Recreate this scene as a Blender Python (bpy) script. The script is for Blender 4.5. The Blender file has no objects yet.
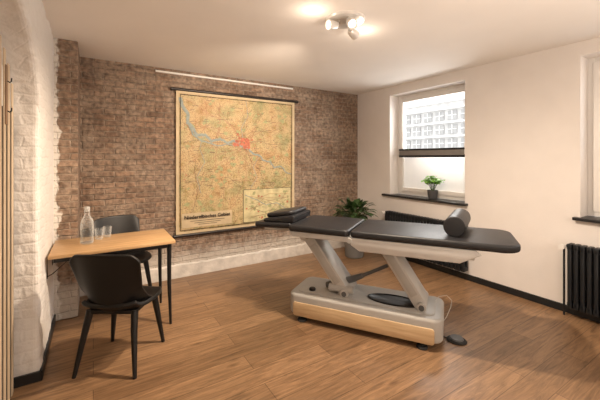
import bpy, bmesh, math, random
from mathutils import Vector, Matrix, Euler
random.seed(7)
PI = math.pi
scene = bpy.context.scene
COL = scene.collection
R = math.radians

# ------------------------------------------------------------------ materials
def nodes_of(name):
    m = bpy.data.materials.new(name); m.use_nodes = True
    nt = m.node_tree
    return m, nt, nt.nodes['Principled BSDF']

def setin(node, **kw):
    for k, v in kw.items():
        node.inputs[k.replace('_', ' ')].default_value = v

def col4(c): return (c[0], c[1], c[2], 1.0)

def mat(name, col, rough=.5, metal=0., var=.12, vscale=6., bump=0., bscale=80., stretch=(1,1,1), **kw):
    m, nt, b = nodes_of(name)
    tc = nt.nodes.new('ShaderNodeTexCoord')
    mp = nt.nodes.new('ShaderNodeMapping'); mp.inputs['Scale'].default_value = stretch
    nt.links.new(tc.outputs['Object'], mp.inputs['Vector'])
    n = nt.nodes.new('ShaderNodeTexNoise'); n.inputs['Scale'].default_value = vscale; n.inputs['Detail'].default_value = 5
    nt.links.new(mp.outputs['Vector'], n.inputs['Vector'])
    r = nt.nodes.new('ShaderNodeValToRGB')
    r.color_ramp.elements[0].position = .3; r.color_ramp.elements[1].position = .7
    r.color_ramp.elements[0].color = col4([c*(1-var) for c in col])
    r.color_ramp.elements[1].color = col4([min(1, c*(1+var)) for c in col])
    nt.links.new(n.outputs['Fac'], r.inputs['Fac'])
    nt.links.new(r.outputs['Color'], b.inputs['Base Color'])
    b.inputs['Roughness'].default_value = rough
    b.inputs['Metallic'].default_value = metal
    for k, v in kw.items():
        b.inputs[k.replace('_', ' ')].default_value = v
    if bump > 0:
        n2 = nt.nodes.new('ShaderNodeTexNoise'); n2.inputs['Scale'].default_value = bscale; n2.inputs['Detail'].default_value = 4
        nt.links.new(mp.outputs['Vector'], n2.inputs['Vector'])
        bp = nt.nodes.new('ShaderNodeBump'); bp.inputs['Strength'].default_value = bump; bp.inputs['Distance'].default_value = .01
        nt.links.new(n2.outputs['Fac'], bp.inputs['Height'])
        nt.links.new(bp.outputs['Normal'], b.inputs['Normal'])
    return m

def wood(name, c1, c2, axis='x', rough=.45, scale=1.):
    m, nt, b = nodes_of(name)
    tc = nt.nodes.new('ShaderNodeTexCoord')
    mp = nt.nodes.new('ShaderNodeMapping')
    s = {'x': (1.2, 14, 14), 'y': (14, 1.2, 14), 'z': (14, 14, 1.2)}[axis]
    mp.inputs['Scale'].default_value = [k*scale for k in s]
    nt.links.new(tc.outputs['Object'], mp.inputs['Vector'])
    n = nt.nodes.new('ShaderNodeTexNoise'); n.inputs['Scale'].default_value = 2.5; n.inputs['Detail'].default_value = 8
    n.inputs['Distortion'].default_value = .6
    nt.links.new(mp.outputs['Vector'], n.inputs['Vector'])
    r = nt.nodes.new('ShaderNodeValToRGB')
    r.color_ramp.elements[0].position = .32; r.color_ramp.elements[1].position = .68
    r.color_ramp.elements[0].color = col4(c1); r.color_ramp.elements[1].color = col4(c2)
    nt.links.new(n.outputs['Fac'], r.inputs['Fac'])
    nt.links.new(r.outputs['Color'], b.inputs['Base Color'])
    b.inputs['Roughness'].default_value = rough
    return m

def brick_vec(nt, distort=.012, nscale=9):
    tc = nt.nodes.new('ShaderNodeTexCoord')
    nz = nt.nodes.new('ShaderNodeTexNoise'); nz.inputs['Scale'].default_value = nscale; nz.inputs['Detail'].default_value = 3
    nt.links.new(tc.outputs['Object'], nz.inputs['Vector'])
    sub = nt.nodes.new('ShaderNodeVectorMath'); sub.operation = 'SUBTRACT'; sub.inputs[1].default_value = (.5, .5, .5)
    nt.links.new(nz.outputs['Color'], sub.inputs[0])
    sc = nt.nodes.new('ShaderNodeVectorMath'); sc.operation = 'SCALE'; sc.inputs['Scale'].default_value = distort
    nt.links.new(sub.outputs[0], sc.inputs[0])
    ad = nt.nodes.new('ShaderNodeVectorMath'); ad.operation = 'ADD'
    nt.links.new(tc.outputs['Object'], ad.inputs[0]); nt.links.new(sc.outputs[0], ad.inputs[1])
    sp = nt.nodes.new('ShaderNodeSeparateXYZ'); nt.links.new(ad.outputs[0], sp.inputs[0])
    s = nt.nodes.new('ShaderNodeMath'); s.operation = 'ADD'
    nt.links.new(sp.outputs['X'], s.inputs[0]); nt.links.new(sp.outputs['Y'], s.inputs[1])
    cb = nt.nodes.new('ShaderNodeCombineXYZ')
    nt.links.new(s.outputs[0], cb.inputs['X']); nt.links.new(sp.outputs['Z'], cb.inputs['Y'])
    return tc, cb

def brick_node(nt, cb):
    br = nt.nodes.new('ShaderNodeTexBrick')
    nt.links.new(cb.outputs[0], br.inputs['Vector'])
    setin(br, Scale=1.0, Mortar_Size=.0078, Mortar_Smooth=.9, Bias=0., Brick_Width=.205, Row_Height=.063)
    return br

def mix(nt, blend='MIX', fac=.5):
    n = nt.nodes.new('ShaderNodeMix'); n.data_type = 'RGBA'; n.blend_type = blend
    n.inputs[0].default_value = fac
    return n   # inputs 0 fac, 6 A, 7 B, outputs[2]

def brick_mat():
    m, nt, b = nodes_of('brick_material')
    tc, cb = brick_vec(nt, .024, 9)
    br = brick_node(nt, cb)
    br.inputs['Color1'].default_value = (.305, .198, .134, 1)
    br.inputs['Color2'].default_value = (.170, .110, .076, 1)
    br.inputs['Mortar'].default_value = (.320, .260, .205, 1)
    n1 = nt.nodes.new('ShaderNodeTexNoise'); n1.inputs['Scale'].default_value = 2.4; n1.inputs['Detail'].default_value = 12; n1.inputs['Roughness'].default_value = .76
    nt.links.new(tc.outputs['Object'], n1.inputs['Vector'])
    rp = nt.nodes.new('ShaderNodeValToRGB'); rp.color_ramp.elements[0].position = .41; rp.color_ramp.elements[1].position = .65
    rp.color_ramp.elements[0].color = (.0, .0, .0, 1); rp.color_ramp.elements[1].color = (.9, .9, .9, 1)
    nt.links.new(n1.outputs['Fac'], rp.inputs['Fac'])
    mx = mix(nt); nt.links.new(rp.outputs['Color'], mx.inputs[0]); nt.links.new(br.outputs['Color'], mx.inputs[6])
    mx.inputs[7].default_value = (.385, .308, .240, 1)
    n2 = nt.nodes.new('ShaderNodeTexNoise'); n2.inputs['Scale'].default_value = 24; n2.inputs['Detail'].default_value = 7
    nt.links.new(tc.outputs['Object'], n2.inputs['Vector'])
    rp2 = nt.nodes.new('ShaderNodeValToRGB'); rp2.color_ramp.elements[0].color = (.52, .50, .49, 1); rp2.color_ramp.elements[1].color = (1.24, 1.22, 1.2, 1)
    rp2.color_ramp.elements[0].position = .3; rp2.color_ramp.elements[1].position = .68
    nt.links.new(n2.outputs['Fac'], rp2.inputs['Fac'])
    mu = mix(nt, 'MULTIPLY', 1.); nt.links.new(mx.outputs[2], mu.inputs[6]); nt.links.new(rp2.outputs['Color'], mu.inputs[7])
    # worn whitewash towards the foot of the wall
    sp = nt.nodes.new('ShaderNodeSeparateXYZ'); nt.links.new(tc.outputs['Object'], sp.inputs[0])
    mr = nt.nodes.new('ShaderNodeMapRange'); mr.inputs['From Min'].default_value = .55; mr.inputs['From Max'].default_value = .14; mr.inputs['To Min'].default_value = -.35; mr.inputs['To Max'].default_value = .65
    mr.clamp = True
    nt.links.new(sp.outputs['Z'], mr.inputs['Value'])
    a1 = nt.nodes.new('ShaderNodeMath'); a1.operation = 'ADD'; nt.links.new(mr.outputs[0], a1.inputs[0]); nt.links.new(n1.outputs['Fac'], a1.inputs[1])
    rw = nt.nodes.new('ShaderNodeValToRGB'); rw.color_ramp.elements[0].position = .55; rw.color_ramp.elements[1].position = .95
    rw.color_ramp.elements[0].color = (0, 0, 0, 1); rw.color_ramp.elements[1].color = (.85, .85, .85, 1)
    nt.links.new(a1.outputs[0], rw.inputs['Fac'])
    mg = nt.nodes.new('ShaderNodeMapRange'); mg.inputs['From Min'].default_value = .60; mg.inputs['From Max'].default_value = .30
    nt.links.new(sp.outputs['Z'], mg.inputs['Value'])
    gm = nt.nodes.new('ShaderNodeMath'); gm.operation = 'MULTIPLY'; nt.links.new(rw.outputs['Color'], gm.inputs[0]); nt.links.new(mg.outputs[0], gm.inputs[1])
    mw = mix(nt); nt.links.new(gm.outputs[0], mw.inputs[0]); nt.links.new(mu.outputs[2], mw.inputs[6]); mw.inputs[7].default_value = (.58, .53, .47, 1)
    # ragged edge of the white paint on the pier next to the left wall
    n4 = nt.nodes.new('ShaderNodeTexNoise'); n4.inputs['Scale'].default_value = 9; n4.inputs['Detail'].default_value = 6
    nt.links.new(tc.outputs['Object'], n4.inputs['Vector'])
    mm = nt.nodes.new('ShaderNodeMath'); mm.operation = 'MULTIPLY_ADD'; mm.inputs[1].default_value = .16
    nt.links.new(n4.outputs['Fac'], mm.inputs[0]); nt.links.new(sp.outputs['X'], mm.inputs[2])
    me_ = nt.nodes.new('ShaderNodeMapRange'); me_.inputs['From Min'].default_value = -.178; me_.inputs['From Max'].default_value = -.192
    nt.links.new(mm.outputs[0], me_.inputs['Value'])
    mp_ = mix(nt); nt.links.new(me_.outputs[0], mp_.inputs[0]); nt.links.new(mw.outputs[2], mp_.inputs[6]); mp_.inputs[7].default_value = (.72, .68, .63, 1)
    nt.links.new(mp_.outputs[2], b.inputs['Base Color'])
    b.inputs['Roughness'].default_value = .88
    inv = nt.nodes.new('ShaderNodeMath'); inv.operation = 'SUBTRACT'; inv.inputs[0].default_value = 1
    nt.links.new(br.outputs['Fac'], inv.inputs[1])
    ad = nt.nodes.new('ShaderNodeMath'); ad.operation = 'MULTIPLY_ADD'; ad.inputs[1].default_value = 1.5
    nt.links.new(n2.outputs['Fac'], ad.inputs[0]); nt.links.new(inv.outputs[0], ad.inputs[2])
    bp = nt.nodes.new('ShaderNodeBump'); bp.inputs['Strength'].default_value = .75; bp.inputs['Distance'].default_value = .013
    nt.links.new(ad.outputs[0], bp.inputs['Height']); nt.links.new(bp.outputs['Normal'], b.inputs['Normal'])
    return m

def painted_brick():
    m, nt, b = nodes_of('painted_brick_material')
    tc, cb = brick_vec(nt, .07, 5)
    br = brick_node(nt, cb); setin(br, Mortar_Smooth=1.0, Mortar_Size=.014, Row_Height=.07)
    n2 = nt.nodes.new('ShaderNodeTexNoise'); n2.inputs['Scale'].default_value = 22; n2.inputs['Detail'].default_value = 7
    nt.links.new(tc.outputs['Object'], n2.inputs['Vector'])
    inv = nt.nodes.new('ShaderNodeMath'); inv.operation = 'MULTIPLY_ADD'; inv.inputs[1].default_value = -.32; inv.inputs[2].default_value = .32
    nt.links.new(br.outputs['Fac'], inv.inputs[0])
    ad = nt.nodes.new('ShaderNodeMath'); ad.operation = 'MULTIPLY_ADD'; ad.inputs[1].default_value = 1.4
    nt.links.new(n2.outputs['Fac'], ad.inputs[0]); nt.links.new(inv.outputs[0], ad.inputs[2])
    bp = nt.nodes.new('ShaderNodeBump'); bp.inputs['Strength'].default_value = .45; bp.inputs['Distance'].default_value = .013
    nt.links.new(ad.outputs[0], bp.inputs['Height']); nt.links.new(bp.outputs['Normal'], b.inputs['Normal'])
    rp = nt.nodes.new('ShaderNodeValToRGB'); rp.color_ramp.elements[0].color = (.75, .72, .69, 1); rp.color_ramp.elements[1].color = (.84, .825, .80, 1)
    nt.links.new(n2.outputs['Fac'], rp.inputs['Fac']); nt.links.new(rp.outputs['Color'], b.inputs['Base Color'])
    b.inputs['Roughness'].default_value = .7
    return m

def floor_mat():
    m, nt, b = nodes_of('oak_plank_material')
    tc = nt.nodes.new('ShaderNodeTexCoord')
    br = nt.nodes.new('ShaderNodeTexBrick')
    nt.links.new(tc.outputs['Object'], br.inputs['Vector'])
    setin(br, Scale=1., Mortar_Size=.0019, Mortar_Smooth=.3, Bias=0., Brick_Width=1.5, Row_Height=.175)
    br.offset = .37
    br.inputs['Color1'].default_value = (.322, .192, .104, 1)
    br.inputs['Color2'].default_value = (.216, .125, .066, 1)
    br.inputs['Mortar'].default_value = (.085, .047, .025, 1)
    mp = nt.nodes.new('ShaderNodeMapping'); mp.inputs['Scale'].default_value = (1.2, 12, 1)
    nt.links.new(tc.outputs['Object'], mp.inputs['Vector'])
    n = nt.nodes.new('ShaderNodeTexNoise'); n.inputs['Scale'].default_value = 2.0; n.inputs['Detail'].default_value = 10; n.inputs['Roughness'].default_value = .68; n.inputs['Distortion'].default_value = 1.6
    nt.links.new(mp.outputs['Vector'], n.inputs['Vector'])
    rp = nt.nodes.new('ShaderNodeValToRGB'); rp.color_ramp.elements[0].position = .3; rp.color_ramp.elements[1].position = .7
    rp.color_ramp.elements[0].color = (.46, .44, .42, 1); rp.color_ramp.elements[1].color = (1.32, 1.32, 1.3, 1)
    nt.links.new(n.outputs['Fac'], rp.inputs['Fac'])
    mu = mix(nt, 'MULTIPLY', 1.); nt.links.new(br.outputs['Color'], mu.inputs[6]); nt.links.new(rp.outputs['Color'], mu.inputs[7])
    # sparse knots
    mk = nt.nodes.new('ShaderNodeMapping'); mk.inputs['Scale'].default_value = (1.6, 4.2, 1)
    nt.links.new(tc.outputs['Object'], mk.inputs['Vector'])
    vo = nt.nodes.new('ShaderNodeTexVoronoi'); vo.inputs['Scale'].default_value = 1.; vo.inputs['Randomness'].default_value = 1.
    nt.links.new(mk.outputs['Vector'], vo.inputs['Vector'])
    rk = nt.nodes.new('ShaderNodeValToRGB'); rk.color_ramp.elements[0].position = .02; rk.color_ramp.elements[1].position = .10
    rk.color_ramp.elements[0].color = (.45, .40, .36, 1); rk.color_ramp.elements[1].color = (1, 1, 1, 1)
    nt.links.new(vo.outputs['Distance'], rk.inputs['Fac'])
    m2 = mix(nt, 'MULTIPLY', .8); nt.links.new(mu.outputs[2], m2.inputs[6]); nt.links.new(rk.outputs['Color'], m2.inputs[7])
    nt.links.new(m2.outputs[2], b.inputs['Base Color'])
    b.inputs['Roughness'].default_value = .36
    bp = nt.nodes.new('ShaderNodeBump'); bp.inputs['Strength'].default_value = .12; bp.inputs['Distance'].default_value = .004
    nt.links.new(n.outputs['Fac'], bp.inputs['Height']); nt.links.new(bp.outputs['Normal'], b.inputs['Normal'])
    return m

def map_mat():
    m, nt, b = nodes_of('printed_map_material')
    tc = nt.nodes.new('ShaderNodeTexCoord')
    n = nt.nodes.new('ShaderNodeTexNoise'); n.inputs['Scale'].default_value = 2.7; n.inputs['Detail'].default_value = 10; n.inputs['Roughness'].default_value = .66
    nt.links.new(tc.outputs['Object'], n.inputs['Vector'])
    rp = nt.nodes.new('ShaderNodeValToRGB'); e = rp.color_ramp.elements
    e[0].position = .36; e[0].color = (.37, .35, .17, 1)
    e[1].position = .67; e[1].color = (.49, .285, .12, 1)
    for p, c in ((.44, (.50, .41, .205, 1)), (.51, (.60, .455, .245, 1)), (.59, (.57, .385, .185, 1))):
        k = e.new(p); k.color = c
    nt.links.new(n.outputs['Fac'], rp.inputs['Fac'])
    last = rp.outputs['Color']
    for sc, wd, c, f in ((8, .016, (.50, .32, .24, 1), .7), (20, .025, (.56, .45, .36, 1), .65)):
        v = nt.nodes.new('ShaderNodeTexVoronoi'); v.feature = 'DISTANCE_TO_EDGE'; v.inputs['Scale'].default_value = sc
        nt.links.new(tc.outputs['Object'], v.inputs['Vector'])
        r2 = nt.nodes.new('ShaderNodeValToRGB'); r2.color_ramp.elements[0].position = .0; r2.color_ramp.elements[1].position = wd
        r2.color_ramp.elements[0].color = c; r2.color_ramp.elements[1].color = (1, 1, 1, 1)
        nt.links.new(v.outputs['Distance'], r2.inputs['Fac'])
        m1 = mix(nt, 'MULTIPLY', f); nt.links.new(last, m1.inputs[6]); nt.links.new(r2.outputs['Color'], m1.inputs[7]); last = m1.outputs[2]
    for sc, a, c in ((12, .40, (.74, .75, .57, 1)), (60, .37, (.66, .56, .46, 1)), (120, .43, (.48, .40, .32, 1))):
        n3 = nt.nodes.new('ShaderNodeTexNoise'); n3.inputs['Scale'].default_value = sc; n3.inputs['Detail'].default_value = 4
        nt.links.new(tc.outputs['Object'], n3.inputs['Vector'])
        r3 = nt.nodes.new('ShaderNodeValToRGB'); r3.color_ramp.elements[0].position = a-.04; r3.color_ramp.elements[1].position = a+.07
        r3.color_ramp.elements[0].color = c; r3.color_ramp.elements[1].color = (1, 1, 1, 1)
        nt.links.new(n3.outputs['Fac'], r3.inputs['Fac'])
        m2 = mix(nt, 'MULTIPLY', .72); nt.links.new(last, m2.inputs[6]); nt.links.new(r3.outputs['Color'], m2.inputs[7]); last = m2.outputs[2]
    nt.links.new(last, b.inputs['Base Color']); b.inputs['Roughness'].default_value = .6
    return m

def clear_glass(name, tint=(1, 1, 1), refl=.08):
    m = bpy.data.materials.new(name); m.use_nodes = True; nt = m.node_tree
    nt.nodes.remove(nt.nodes['Principled BSDF'])
    o = nt.nodes['Material Output']
    t = nt.nodes.new('ShaderNodeBsdfTransparent'); t.inputs['Color'].default_value = col4(tint)
    g = nt.nodes.new('ShaderNodeBsdfGlossy'); g.inputs['Roughness'].default_value = .12; g.inputs['Color'].default_value = (1, 1, 1, 1)
    lw = nt.nodes.new('ShaderNodeLayerWeight'); lw.inputs['Blend'].default_value = refl
    mx = nt.nodes.new('ShaderNodeMixShader')
    nt.links.new(lw.outputs['Fresnel'], mx.inputs[0]); nt.links.new(t.outputs[0], mx.inputs[1]); nt.links.new(g.outputs[0], mx.inputs[2])
    nt.links.new(mx.outputs[0], o.inputs['Surface'])
    return m

def drinkware(name, thick=.22):
    # clear glass, pale rim highlight mixed into its colour to read against the wall
    m = bpy.data.materials.new(name); m.use_nodes = True; nt = m.node_tree
    p = nt.nodes['Principled BSDF']; o = nt.nodes['Material Output']
    p.inputs['Base Color'].default_value = (.86, .88, .88, 1); p.inputs['Roughness'].default_value = .1
    t = nt.nodes.new('ShaderNodeBsdfTransparent'); t.inputs['Color'].default_value = (.985, .99, .99, 1)
    lw = nt.nodes.new('ShaderNodeLayerWeight'); lw.inputs['Blend'].default_value = thick
    mp = nt.nodes.new('ShaderNodeMapRange'); mp.inputs['To Min'].default_value = .03; mp.inputs['To Max'].default_value = .5
    nt.links.new(lw.outputs['Facing'], mp.inputs['Value'])
    mx = nt.nodes.new('ShaderNodeMixShader')
    nt.links.new(mp.outputs[0], mx.inputs[0]); nt.links.new(t.outputs[0], mx.inputs[1]); nt.links.new(p.outputs[0], mx.inputs[2])
    nt.links.new(mx.outputs[0], o.inputs['Surface'])
    return m

def emis(name, col, strength):
    m, nt, b = nodes_of(name)
    b.inputs['Base Color'].default_value = col4(col)
    b.inputs['Emission Color'].default_value = col4(col); b.inputs['Emission Strength'].default_value = strength
    return m

MT = dict(
    brick=brick_mat(), pbrick=painted_brick(), floor=floor_mat(), mapp=map_mat(),
    wall=mat('white_plaster', (.82, .78, .75), .8, var=.03, vscale=3, bump=.12, bscale=60),
    ceil=mat('ceiling_paint', (.88, .84, .80), .85, var=.02, vscale=2, bump=.05),
    white=mat('white_lacquer', (.82, .80, .77), .4, var=.02),
    skirt=mat('off_white_painted_plinth', (.66, .62, .57), .75, var=.16, vscale=9, bump=.5, bscale=30),
    black_board=mat('black_baseboard_paint', (.012, .014, .016), .4, var=.2),
    slate=mat('black_slate', (.018, .018, .02), .35, var=.3),
    anthra=mat('anthracite_lacquer', (.014, .016, .019), .42, var=.1, Specular_IOR_Level=.35),
    plastic=mat('black_plastic', (.008, .0075, .0075), .46, var=.1, bump=.05, bscale=200, Specular_IOR_Level=.38),
    leather=mat('black_leatherette', (.016, .016, .018), .43, var=.12, bump=.10, bscale=180, Specular_IOR_Level=.42),
    seam=mat('dark_piping', (.008, .008, .008), .6),
    silver=mat('silver_lacquered_steel', (.53, .515, .49), .36, .25, var=.04),
    railgrey=mat('light_grey_lacquered_steel', (.58, .57, .55), .4, .0, var=.03),
    greyshell=mat('grey_plastic_shell', (.42, .405, .38), .42, var=.04),
    greydark=mat('dark_grey_plastic', (.10, .10, .10), .5, var=.08),
    chrome=mat('pale_silver_metal', (.78, .76, .73), .3, .35, var=.05),
    rubber=mat('black_rubber', (.015, .015, .015), .75),
    blackmetal=mat('black_metal', (.012, .012, .013), .4, .4),
    oak_top=wood('light_oak_tabletop', (.42, .25, .115), (.60, .39, .20), 'x', .4),
    oak_panel=wood('light_oak_panel', (.50, .34, .19), (.64, .47, .28), 'x', .4),
    slat=wood('pale_oak_slat', (.50, .39, .27), (.66, .53, .38), 'z', .55),
    felt=mat('dark_felt_backing', (.04, .03, .024), .95),
    rack=wood('brown_wood_rack', (.20, .13, .08), (.32, .21, .13), 'z', .5),
    rod=mat('black_lacquered_wood_rod', (.02, .014, .011), .4),
    river=mat('printed_river_blue', (.29, .33, .295), .6, var=.18, vscale=20), city=mat('printed_city_red', (.50, .155, .085), .6, var=.3, vscale=40),
    road=mat('printed_road_brown', (.38, .18, .10), .6), rail=mat('printed_railway_line', (.18, .12, .075), .6),
    wood_print=mat('printed_forest_green', (.36, .36, .175), .6, var=.2, vscale=30),
    margin=mat('aged_paper_margin', (.58, .46, .29), .7), ink=mat('black_ink', (.02, .015, .01), .7),
    inset=mat('printed_inset_map', (.56, .49, .275), .6, var=.25, vscale=12),
    glass=clear_glass('window_glass', (1, 1, 1), .05),
    frost=mat('frosted_lower_pane', (.88, .86, .83), .6, Transmission_Weight=.5, var=.02),
    drink_glass=drinkware('drinking_glass', .32),
    water=clear_glass('water', (.95, .97, .97), .05),
    pot=mat('grey_planter', (.16, .155, .15), .6, var=.15, bump=.1),
    pot2=mat('dark_grey_ceramic_pot', (.085, .085, .09), .5, var=.15),
    soil=mat('potting_soil', (.03, .02, .012), .95, bump=.6),
    leaf=mat('dark_green_leaf', (.034, .074, .019), .42, var=.5, vscale=9),
    leaf2=mat('bright_green_leaf', (.26, .58, .07), .45, var=.35, vscale=30, Transmission_Weight=.15),
    stem=mat('green_stem', (.06, .09, .03), .6),
    blindf=mat('grey_pleated_fabric', (.30, .28, .26), .8), blindr=mat('dark_blind_rail', (.02, .02, .022), .4, .3),
    facade=mat('pale_grey_render', (.55, .55, .55), .9), facade_w=mat('facade_window', (.36, .365, .37), .5), facade_t=mat('white_facade_trim', (.85, .85, .85), .7),
    ground=mat('outdoor_paving', (.6, .6, .6), .9),
    lens=emis('lamp_lens', (1, .88, .70), 3.5),
    cable=mat('white_cable', (.60, .58, .55), .5), cablek=mat('black_cable', (.01, .01, .01), .5),
)

# ------------------------------------------------------------------ mesh helpers
def merge(bm, t, M=None, mi=0):
    if M is not None: t.transform(M)
    bmesh.ops.recalc_face_normals(t, faces=t.faces)
    for f in t.faces: f.material_index = mi
    me = bpy.data.meshes.new('tmp'); t.to_mesh(me); t.free()
    bm.from_mesh(me); bpy.data.meshes.remove(me)

def box(bm, x0, x1, y0, y1, z0, z1, bev=0., seg=2, mi=0, M=None):
    t = bmesh.new(); bmesh.ops.create_cube(t, size=1)
    t.transform(Matrix.Translation(((x0+x1)/2, (y0+y1)/2, (z0+z1)/2)) @ Matrix.Diagonal((x1-x0, y1-y0, z1-z0, 1)))
    if bev: bmesh.ops.bevel(t, geom=list(t.edges), offset=bev, segments=seg, profile=.5, affect='EDGES')
    merge(bm, t, M, mi)

def bar(bm, p0, p1, w, d, bev=0., mi=0):
    p0, p1 = Vector(p0), Vector(p1); v = p1-p0; L = v.length
    M = Matrix.Translation((p0+p1)/2) @ v.to_track_quat('Z', 'Y').to_matrix().to_4x4()
    box(bm, -w/2, w/2, -d/2, d/2, -L/2, L/2, bev, 2, mi, M)

def tube(bm, pts, rad, seg=10, mi=0, cap=True):
    pts = [Vector(p) for p in pts]; n = len(pts)
    rs = rad if isinstance(rad, (list, tuple)) else [rad]*n
    t = bmesh.new(); rings = []
    tan = [(pts[min(i+1, n-1)]-pts[max(i-1, 0)]).normalized() for i in range(n)]
    up = Vector((0, 0, 1)) if abs(tan[0].z) < .9 else Vector((1, 0, 0))
    a = tan[0].cross(up).normalized()
    for i in range(n):
        a = (a - tan[i]*a.dot(tan[i])).normalized(); b = tan[i].cross(a)
        rings.append([t.verts.new(pts[i]+(a*math.cos(2*PI*k/seg)+b*math.sin(2*PI*k/seg))*rs[i]) for k in range(seg)])
    for i in range(n-1):
        for k in range(seg):
            t.faces.new((rings[i][k], rings[i][(k+1) % seg], rings[i+1][(k+1) % seg], rings[i+1][k]))
    if cap: t.faces.new(rings[0]); t.faces.new(rings[-1])
    merge(bm, t, None, mi)

def lathe(bm, prof, seg=28, mi=0, M=None, sx=1., sy=1.):
    t = bmesh.new(); rings = []
    for r, z in prof:
        if r < 1e-5: rings.append([t.verts.new((0, 0, z))])
        else: rings.append([t.verts.new((r*sx*math.cos(2*PI*k/seg), r*sy*math.sin(2*PI*k/seg), z)) for k in range(seg)])
    for i in range(len(rings)-1):
        A, B = rings[i], rings[i+1]
        for k in range(seg):
            k2 = (k+1) % seg
            if len(A) == 1 and len(B) == 1: continue
            if len(A) == 1: t.faces.new((A[0], B[k2], B[k]))
            elif len(B) == 1: t.faces.new((A[k], A[k2], B[0]))
            else: t.faces.new((A[k], A[k2], B[k2], B[k]))
    merge(bm, t, M, mi)

def rrect(x0, x1, y0, y1, r, n=6):
    if not isinstance(r, (list, tuple)): r = [r]*4
    out = []
    for (cx, cy, a0, rr) in ((x1-r[0], y1-r[0], 0, r[0]), (x0+r[1], y1-r[1], 90, r[1]), (x0+r[2], y0+r[2], 180, r[2]), (x1-r[3], y0+r[3], 270, r[3])):
        for k in range(n+1):
            a = R(a0+90*k/n); out.append((cx+rr*math.cos(a), cy+rr*math.sin(a)))
    return out

def prism(bm, outline, z0, z1, bev=0., seg=3, mi=0, M=None):
    t = bmesh.new()
    f = t.faces.new([t.verts.new((x, y, z0)) for x, y in outline])
    ex = bmesh.ops.extrude_face_region(t, geom=[f])
    for g in ex['geom']:
        if isinstance(g, bmesh.types.BMVert): g.co.z = z1
    bmesh.ops.recalc_face_normals(t, faces=t.faces)
    if bev:
        ed = [e for e in t.edges if abs(e.verts[0].co.z-e.verts[1].co.z) < 1e-6]
        bmesh.ops.bevel(t, geom=ed, offset=bev, segments=seg, profile=.5, affect='EDGES')
    merge(bm, t, M, mi)

def obj(name, bm, mats, parent=None, smooth=True, ang=35):
    me = bpy.data.meshes.new(name); bm.to_mesh(me); bm.free()
    for m in (mats if isinstance(mats, (list, tuple)) else [mats]): me.materials.append(m)
    if smooth:
        me.shade_smooth(); me.set_sharp_from_angle(angle=R(ang))
    o = bpy.data.objects.new(name, me); COL.objects.link(o)
    if parent: o.parent = parent
    return o

def thing(name, label, cat, loc=(0, 0, 0), rotz=0., group=None):
    o = bpy.data.objects.new(name, None); COL.objects.link(o)
    o.empty_display_size = .1
    o.location = loc; o.rotation_euler = (0, 0, rotz); o['label'] = label; o['category'] = cat
    if group: o['group'] = group
    return o

def struct(name, bm, m, smooth=False):
    o = obj(name, bm, m, None, smooth); o['kind'] = 'structure'; return o

def dup(root, loc, rotz, label):
    r = root.copy(); COL.objects.link(r); r.location = loc; r.rotation_euler = (0, 0, rotz); r['label'] = label
    for ch in list(root.children):
        c = ch.copy(); COL.objects.link(c); c.parent = r
        for g in list(ch.children):
            d = g.copy(); COL.objects.link(d); d.parent = c
    return r

NB = bmesh.new
# ------------------------------------------------------------------ the room
XR, YB, XL, ZC = 3.82, 4.20, -.30, 2.55
XN, NY0, NY1 = -.465, 1.25, 2.75         # niche back and ends
PY = 3.66                                # front of the brick pier
YF = -1.6
WT = 4.12
bm = NB(); box(bm, -.7, WT, YF-.1, YB+.2, -.1, 0); struct('floor', bm, MT['floor'])
bm = NB(); box(bm, -.7, WT, YF-.1, YB+.2, ZC, ZC+.1); struct('ceiling', bm, MT['ceil'])
bm = NB(); box(bm, -.7, WT, YB, YB+.2, 0, ZC); box(bm, XL-.02, -.12, PY, YB+.01, 0, ZC, .008)
struct('wall_back', bm, MT['brick'])
bm = NB(); box(bm, -.7, WT, YF-.1, YF, 0, ZC); struct('wall_front', bm, MT['wall'])
W1 = (2.29, 3.48); W2 = (-.10, 1.175); ZS, ZL = .92, 2.42
bm = NB()
for a, b_ in ((YF, W2[0]), (W2[1], W1[0]), (W1[1], YB)): box(bm, XR, WT, a, b_, 0, ZC)
for a, b_ in (W1, W2): box(bm, XR, WT, a, b_, 0, ZS-.03); box(bm, XR, WT, a, b_, ZL, ZC)
struct('wall_right', bm, MT['wall'])
# left wall with arched niche
bm = NB()
def quad(*p): bm.faces.new([bm.verts.new(q) for q in p])
N = 28; yc, ha, sp, rise = (NY0+NY1)/2, (NY1-NY0)/2, 1.78, .48
arch = [(yc-ha*math.cos(PI*i/N), sp+rise*math.sin(PI*i/N)) for i in range(N+1)]
zs = [0, .31, .62, .93, 1.24, 1.55, sp]
for (y0, z0), (y1, z1) in zip(arch, arch[1:]):
    quad((XL, y0, z0), (XL, y1, z1), (XL, y1, ZC), (XL, y0, ZC))
    quad((XL, y0, z0), (XN, y0, z0), (XN, y1, z1), (XL, y1, z1))
for yy in (NY0, NY1):
    for za, zb in zip(zs, zs[1:]): quad((XL, yy, za), (XL, yy, zb), (XN, yy, zb), (XN, yy, za))
ysA = [NY1+(YB-NY1)*k/5 for k in range(6)]; ysB = [YF+(NY0-YF)*k/8 for k in range(9)]
for za, zb in list(zip(zs, zs[1:]))+[(sp, ZC)]:
    for ys in (ysA, ysB):
        for ya, yb in zip(ys, ys[1:]): quad((XL, ya, za), (XL, yb, za), (XL, yb, zb), (XL, ya, zb))
quad((XN, YF, 0), (XN, YB, 0), (XN, YB, ZC), (XN, YF, ZC))
bmesh.ops.remove_doubles(bm, verts=bm.verts, dist=1e-4)
bmesh.ops.recalc_face_normals(bm, faces=bm.faces)
wl = struct('wall_left', bm, MT['pbrick'], True)
wl.data.shade_smooth()
bv = wl.modifiers.new('bevel', 'BEVEL'); bv.width = .035; bv.segments = 4; bv.limit_method = 'ANGLE'; bv.angle_limit = R(50)
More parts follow.
